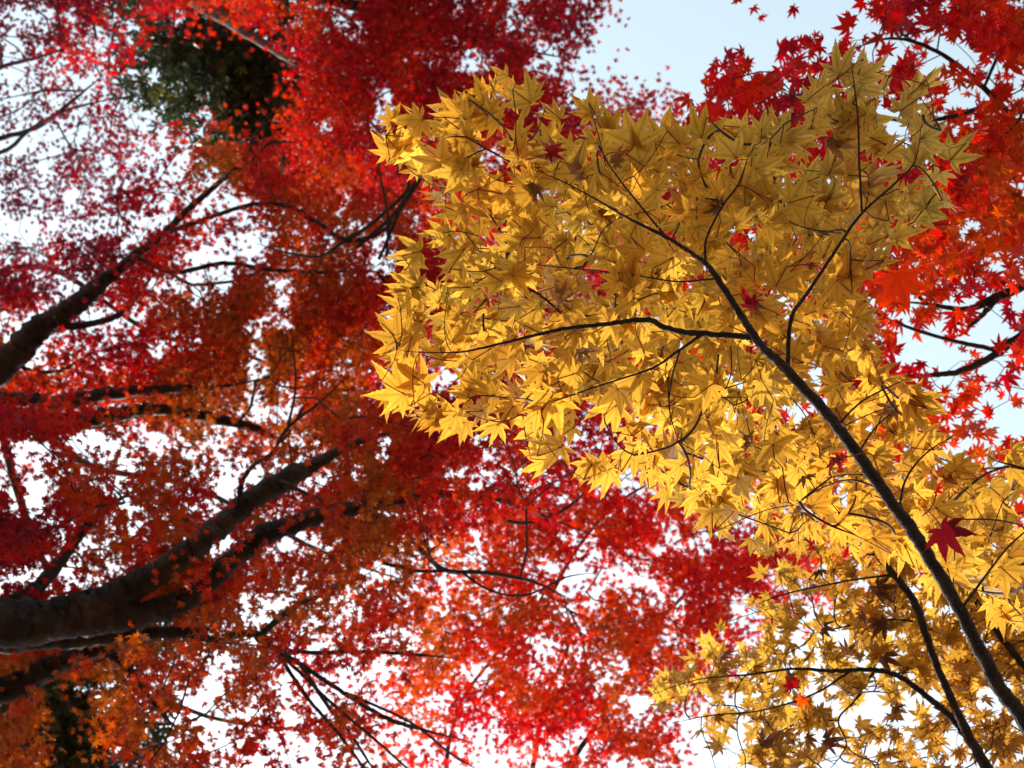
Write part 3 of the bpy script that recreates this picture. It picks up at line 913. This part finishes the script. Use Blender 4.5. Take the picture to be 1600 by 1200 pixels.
def golden_maple():
    base = (1.25, 1.75, 0)
    root = thing('maple_tree', base, 'young golden yellow maple with a slender dark stem slanting across the right half', 'tree', 'maple trees in autumn leaf')
    top = at(1760, 1390, 1.72)
    boughs = [([(1760, 1390, 46), (1680, 1250, 40), (1600, 1125, 36), (1560, 1070, 33), (1500, 955, 28), (1440, 850, 29), (1400, 795, 28), (1340, 710, 26), (1290, 645, 24), (1230, 578, 22), (1190, 540, 19), (1150, 480, 15), (1110, 420, 13), (1080, 395, 9), (1040, 370, 8), (980, 340, 6), (920, 305, 5), (860, 275, 4), (800, 255, 3)], 1.72, 2.0),
              ([(1180, 528, 14), (1140, 524, 13), (1080, 520, 13), (1040, 512, 12), (1010, 500, 12), (950, 506, 10), (870, 516, 8), (790, 535, 6), (720, 550, 4), (650, 550, 3), (620, 546, 2.5)], 1.91, 1.98),
              ([(1100, 521, 7), (1060, 548, 6), (1020, 575, 5), (960, 595, 4), (880, 622, 3.4), (830, 640, 3)], 1.92, 2.0),
              ([(1230, 578, 11), (1236, 500, 9), (1260, 460, 8), (1310, 385, 7), (1345, 335, 6), (1400, 285, 5), (1430, 250, 4), (1442, 180, 3)], 1.895, 1.93),
              ([(1347, 334, 5), (1343, 260, 5), (1340, 180, 4), (1330, 95, 3)], 1.91, 1.93),
              ([(1102, 408, 6), (1104, 372, 5), (1130, 320, 4.4), (1155, 285, 4), (1175, 225, 3)], 1.94, 1.98),
              ([(1062, 548, 5), (1050, 590, 4), (1046, 640, 3), (1060, 690, 2.6)], 1.93, 2.02),
              ([(1404, 800, 6), (1415, 750, 5), (1445, 710, 4), (1490, 680, 3)], 1.81, 1.86),
              ([(1380, 765, 5), (1330, 750, 4), (1285, 762, 3), (1240, 790, 2.6)], 1.82, 1.95),
              ([(1308, 665, 6), (1350, 625, 4), (1420, 590, 3)], 1.85, 1.88),
              ([(1340, 710, 5), (1368, 668, 4), (1400, 640, 3)], 1.84, 1.9),
              ([(1500, 955, 7), (1540, 900, 5), (1580, 850, 4), (1640, 800, 3)], 1.77, 1.85),
              ([(1120, 435, 5), (1060, 440, 4), (990, 430, 3), (900, 420, 3), (800, 410, 2.6)], 1.93, 2.05),
              ([(1040, 370, 5), (960, 270, 3.6), (930, 215, 3)], 1.97, 2.0)]
    objs, nodes = build_wood(root, [(1.25, 1.75, -0.05), (1.22, 1.7, 0.7), (1.05, 1.4, 2.0), top], [0.034, 0.022, 0.0165, 0.0125], boughs, M_STEM, fat=0.72, rough=0.11)
    # front storey, then smaller-looking leaves higher up behind it
    XS, YS, DS, SS = [], [], [], []

    def fill(poly, dm, dsd, size, cover, gap):
        p = np.array(poly, float)
        x0, y0 = p.min(0); x1, y1 = p.max(0)
        spx = size * FPX / dm
        n = rng.poisson(-math.log(1 - cover) * (x1 - x0) * (y1 - y0) / (0.27 * spx ** 2))
        x = rng.uniform(x0, x1, n); y = rng.uniform(y0, y1, n)
        k = inside(poly, x, y) & (Noise(70, gap)(x, y) > 0.2)
        x, y = x[k], y[k]
        XS.append(x); YS.append(y)
        DS.append(dm + np.abs(rng.normal(0, dsd, len(x))) - 0.3 * dsd)
        SS.append(size * rng.triangular(0.5, 1.0, 1.25, len(x)))
    fill(GOLD_POLY, 1.99, 0.08, 0.077, 0.70, 61)
    fill(GOLD_POLY, 2.17, 0.09, 0.077, 0.78, 63)
    fill([(680, 400), (760, 340), (900, 300), (1100, 250), (1300, 250), (1440, 300), (1370, 420), (1350, 540), (1420, 650), (1530, 740), (1660, 900), (1640, 980), (1400, 880), (1250, 845),
          (1130, 820), (1030, 785), (980, 735), (900, 690), (800, 650), (710, 600), (660, 540)], 2.5, 0.2, 0.076, 0.86, 62)
    x = np.concatenate(XS); y = np.concatenate(YS); d = np.concatenate(DS); s = np.concatenate(SS)
    # the storey follows the rise of the stem
    d = d - 0.10 * np.clip((x - 1300) / 400, 0, 1) * np.clip((y - 500) / 500, 0, 1)
    C = gold_colour(x, y)
    res = near_tree(root, nodes, x, y, d, s, C, (1150, 500, 2.1), 0.045, 0.028, 0.0006, 0.055, 0.012, M_GOLD, 700, tilt=0.5)
    paths, own, Q, bs, D, N, lo = res
    finish_near(root, objs, paths, own, Q, bs, D, N, s, C, lo, M_GOLD, FINE)
    # withered brown leaves hanging among the gold
    dry = [(870, 240, 44), (905, 275, 50), (830, 290, 40), (880, 470, 46), (1300, 215, 46), (1325, 190, 40), (1120, 320, 40), (1165, 690, 40), (905, 550, 36),
           (1250, 800, 46), (1350, 300, 46), (1180, 470, 36), (960, 255, 40), (1400, 640, 40), (1260, 745, 34)]
    for (px, py, w) in dry:
        p = at(px, py, 1.98)
        D_, N_ = random_blades(1, 0.9, 0.4)
        c = np.array([(0.27, 0.125, 0.045)]) * rng.uniform(0.6, 1.3)
        V, F, CC = place_leaves(p[None], D_, N_, np.array([w * 1.98 / FPX * 1.4]), c, FINE[:8], curl=np.array([rng.uniform(3.0, 6.0)]))
        mesh_obj('withered_leaf', V, F, M_DRY, root, CC)
    return root


golden_maple()


def amber_maple():
    base = (1.5, 2.9, 0)
    root = thing('maple_tree', base, 'browning amber maple with smaller speckled leaves in the lower right, behind the golden stem', 'tree', 'maple trees in autumn leaf')
    top = at(1680, 1420, 2.9)
    boughs = [([(1680, 1420, 40), (1590, 1270, 30), (1530, 1180, 22), (1495, 1110, 16), (1460, 1030, 15), (1430, 945, 15), (1390, 890, 14), (1350, 845, 12), (1325, 815, 7), (1300, 780, 4)], 2.9, 2.9),
              ([(1520, 1165, 16), (1490, 1125, 14), (1450, 1090, 12), (1410, 1060, 11), (1370, 1047, 9), (1300, 1048, 8), (1240, 1045, 5), (1170, 1054, 4), (1090, 1062, 3), (1020, 1085, 2.4)], 2.92, 2.92),
              ([(1330, 1048, 5), (1270, 1085, 4), (1190, 1110, 3.4), (1110, 1118, 3), (1050, 1130, 2)], 2.92, 2.98),
              ([(1780, 1300, 26), (1660, 1110, 16), (1600, 1040, 14), (1560, 990, 13), (1520, 930, 10), (1490, 880, 6), (1470, 830, 4)], 2.95, 3.1),
              ([(1395, 898, 5), (1340, 905, 4), (1270, 918, 3.4), (1220, 930, 3), (1180, 945, 2.4)], 2.9, 2.94),
              ([(1365, 1050, 5), (1335, 1095, 4), (1310, 1125, 4), (1322, 1165, 3), (1290, 1210, 3)], 3.05, 3.1),
              ([(1445, 975, 5), (1400, 968, 4), (1340, 975, 3.4), (1270, 990, 3)], 3.0, 3.1),
              ([(1530, 1180, 14), (1600, 1260, 12), (1690, 1330, 16)], 2.92, 2.9)]
    objs, nodes = build_wood(root, [(1.5, 2.9, -0.05), (1.48, 2.8, 0.8), (1.35, 2.4, 2.6), top], [0.042, 0.032, 0.026, 0.021], boughs, M_STEM, fat=0.8, rough=0.11)

    def mask(r, c):
        if r in AMB:
            c0, s = AMB[r]
            if 0 <= c - c0 < len(s):
                return int(s[c - c0]) / 10
        return 0
    x, y = scatter(mask, 0.056 * FPX / 3.1, 1.15, 50, margin=3, jit=16)
    d = 3.0 + np.abs(rng.normal(0, 0.22, len(x)))
    s = 0.056 * rng.uniform(0.6, 1.25, len(x))
    C = gold_colour(x, y, 1)
    paths, own, Q, bs, D, N, lo = near_tree(root, nodes, x, y, d, s, C, (1500, 1100, 3.1), 0.065, 0.045, 0.0009, 0.09, 0.015, M_GOLD, 520, tilt=0.5, out=0.4)
    finish_near(root, objs, paths, own, Q, bs, D, N, s, C, lo, M_GOLD, FINE)
    for (px, py, w) in [(1283, 892, 26), (1270, 912, 22), (1370, 915, 44), (1345, 960, 30), (1288, 980, 34), (1375, 970, 44), (1385, 1025, 40), (1240, 1060, 36), (1290, 1155, 40), (1130, 1030, 30), (1190, 1160, 40), (1330, 1020, 34), (1265, 1150, 30), (1400, 1105, 30)]:
        D_, N_ = random_blades(1, 0.9, 0.4)
        c = np.array([(0.17, 0.06, 0.022)]) * rng.uniform(0.5, 1.5)
        V, F, CC = place_leaves(at(px, py, 2.95)[None], D_, N_, np.array([w * 2.95 / FPX * 1.4]), c, FINE[:8], curl=np.array([rng.uniform(3.0, 6.0)]))
        mesh_obj('withered_leaf', V, F, M_DRY, root, CC)


amber_maple()


# ------------------------------------------------------------------ single red leaves caught on the golden twigs
def loose_leaf(label, px, py, d, width, tip_deg, colour, curl=1.0, tilt=0.25, seed=0):
    """tip_deg: direction of the tip in the photo, 0 right, 90 up"""
    a = math.radians(tip_deg)
    D = unit((math.cos(a) * RGT + math.sin(a) * UPV - 0.15 * FWD)[None])
    N = unit(np.array([[rng.normal(0, tilt), rng.normal(0, tilt), 1.0]]))
    S = np.array([width * d / FPX])
    p = at(px, py, d)
    base = p[None] - D * S[0] * 0.3
    root = thing('maple_leaf', tuple(base[0]), label, 'leaf', 'single red leaves caught on golden twigs')
    V, F, CC = place_leaves(base, D, N, S, np.array([colour]), [FINE[seed % 8]], curl=np.array([curl]))
    mesh_obj('blade', V, F, M_RED, root, CC)
    T = Tubes()
    t = np.linspace(0, 1, 6)[:, None]
    q = base[0] - D[0] * 0.035 + np.array([0.004, 0.003, 0.008])
    T.add(base[0] * (1 - t) + q * t + np.sin(t * math.pi) * np.array([[0.003, 0, -0.004]]), np.full(6, 0.0008), 5)
    T.build('stalk', M_PETIOLE, root)


loose_leaf('large dark crimson maple leaf hanging right of the golden stem', 1490, 848, 1.74, 92, -50, (0.085, 0.006, 0.009), 1.8, 0.35, 1)
loose_leaf('curled maroon leaf rolled into a cup beside the golden stem', 1298, 722, 1.80, 56, 200, (0.16, 0.014, 0.016), 6.0, 0.6, 2)
loose_leaf('dark red leaf lodged above the fork of the golden stem', 1163, 470, 1.86, 56, 160, (0.24, 0.012, 0.02), 3.0, 0.5, 3)
loose_leaf('small deep red leaf caught high in the upper left golden spray', 872, 236, 1.92, 52, 10, (0.26, 0.014, 0.02), 3.5, 0.5, 4)
loose_leaf('big glowing scarlet leaf on the right border of the golden crown', 1412, 460, 2.3, 112, -75, (0.72, 0.045, 0.015), 0.8, 0.2, 5)
loose_leaf('red maple leaf among withered amber leaves at the lower right', 1232, 1065, 2.86, 40, 120, (0.36, 0.016, 0.02), 2.0, 0.5, 6)
loose_leaf('small orange red leaf hanging below the curved amber branch', 1253, 1100, 2.86, 30, -90, (0.66, 0.07, 0.015), 2.0, 0.4, 7)
loose_leaf('narrow crimson leaf between golden leaves near the right edge', 1470, 757, 1.80, 44, 60, (0.4, 0.016, 0.02), 2.5, 0.6, 0)
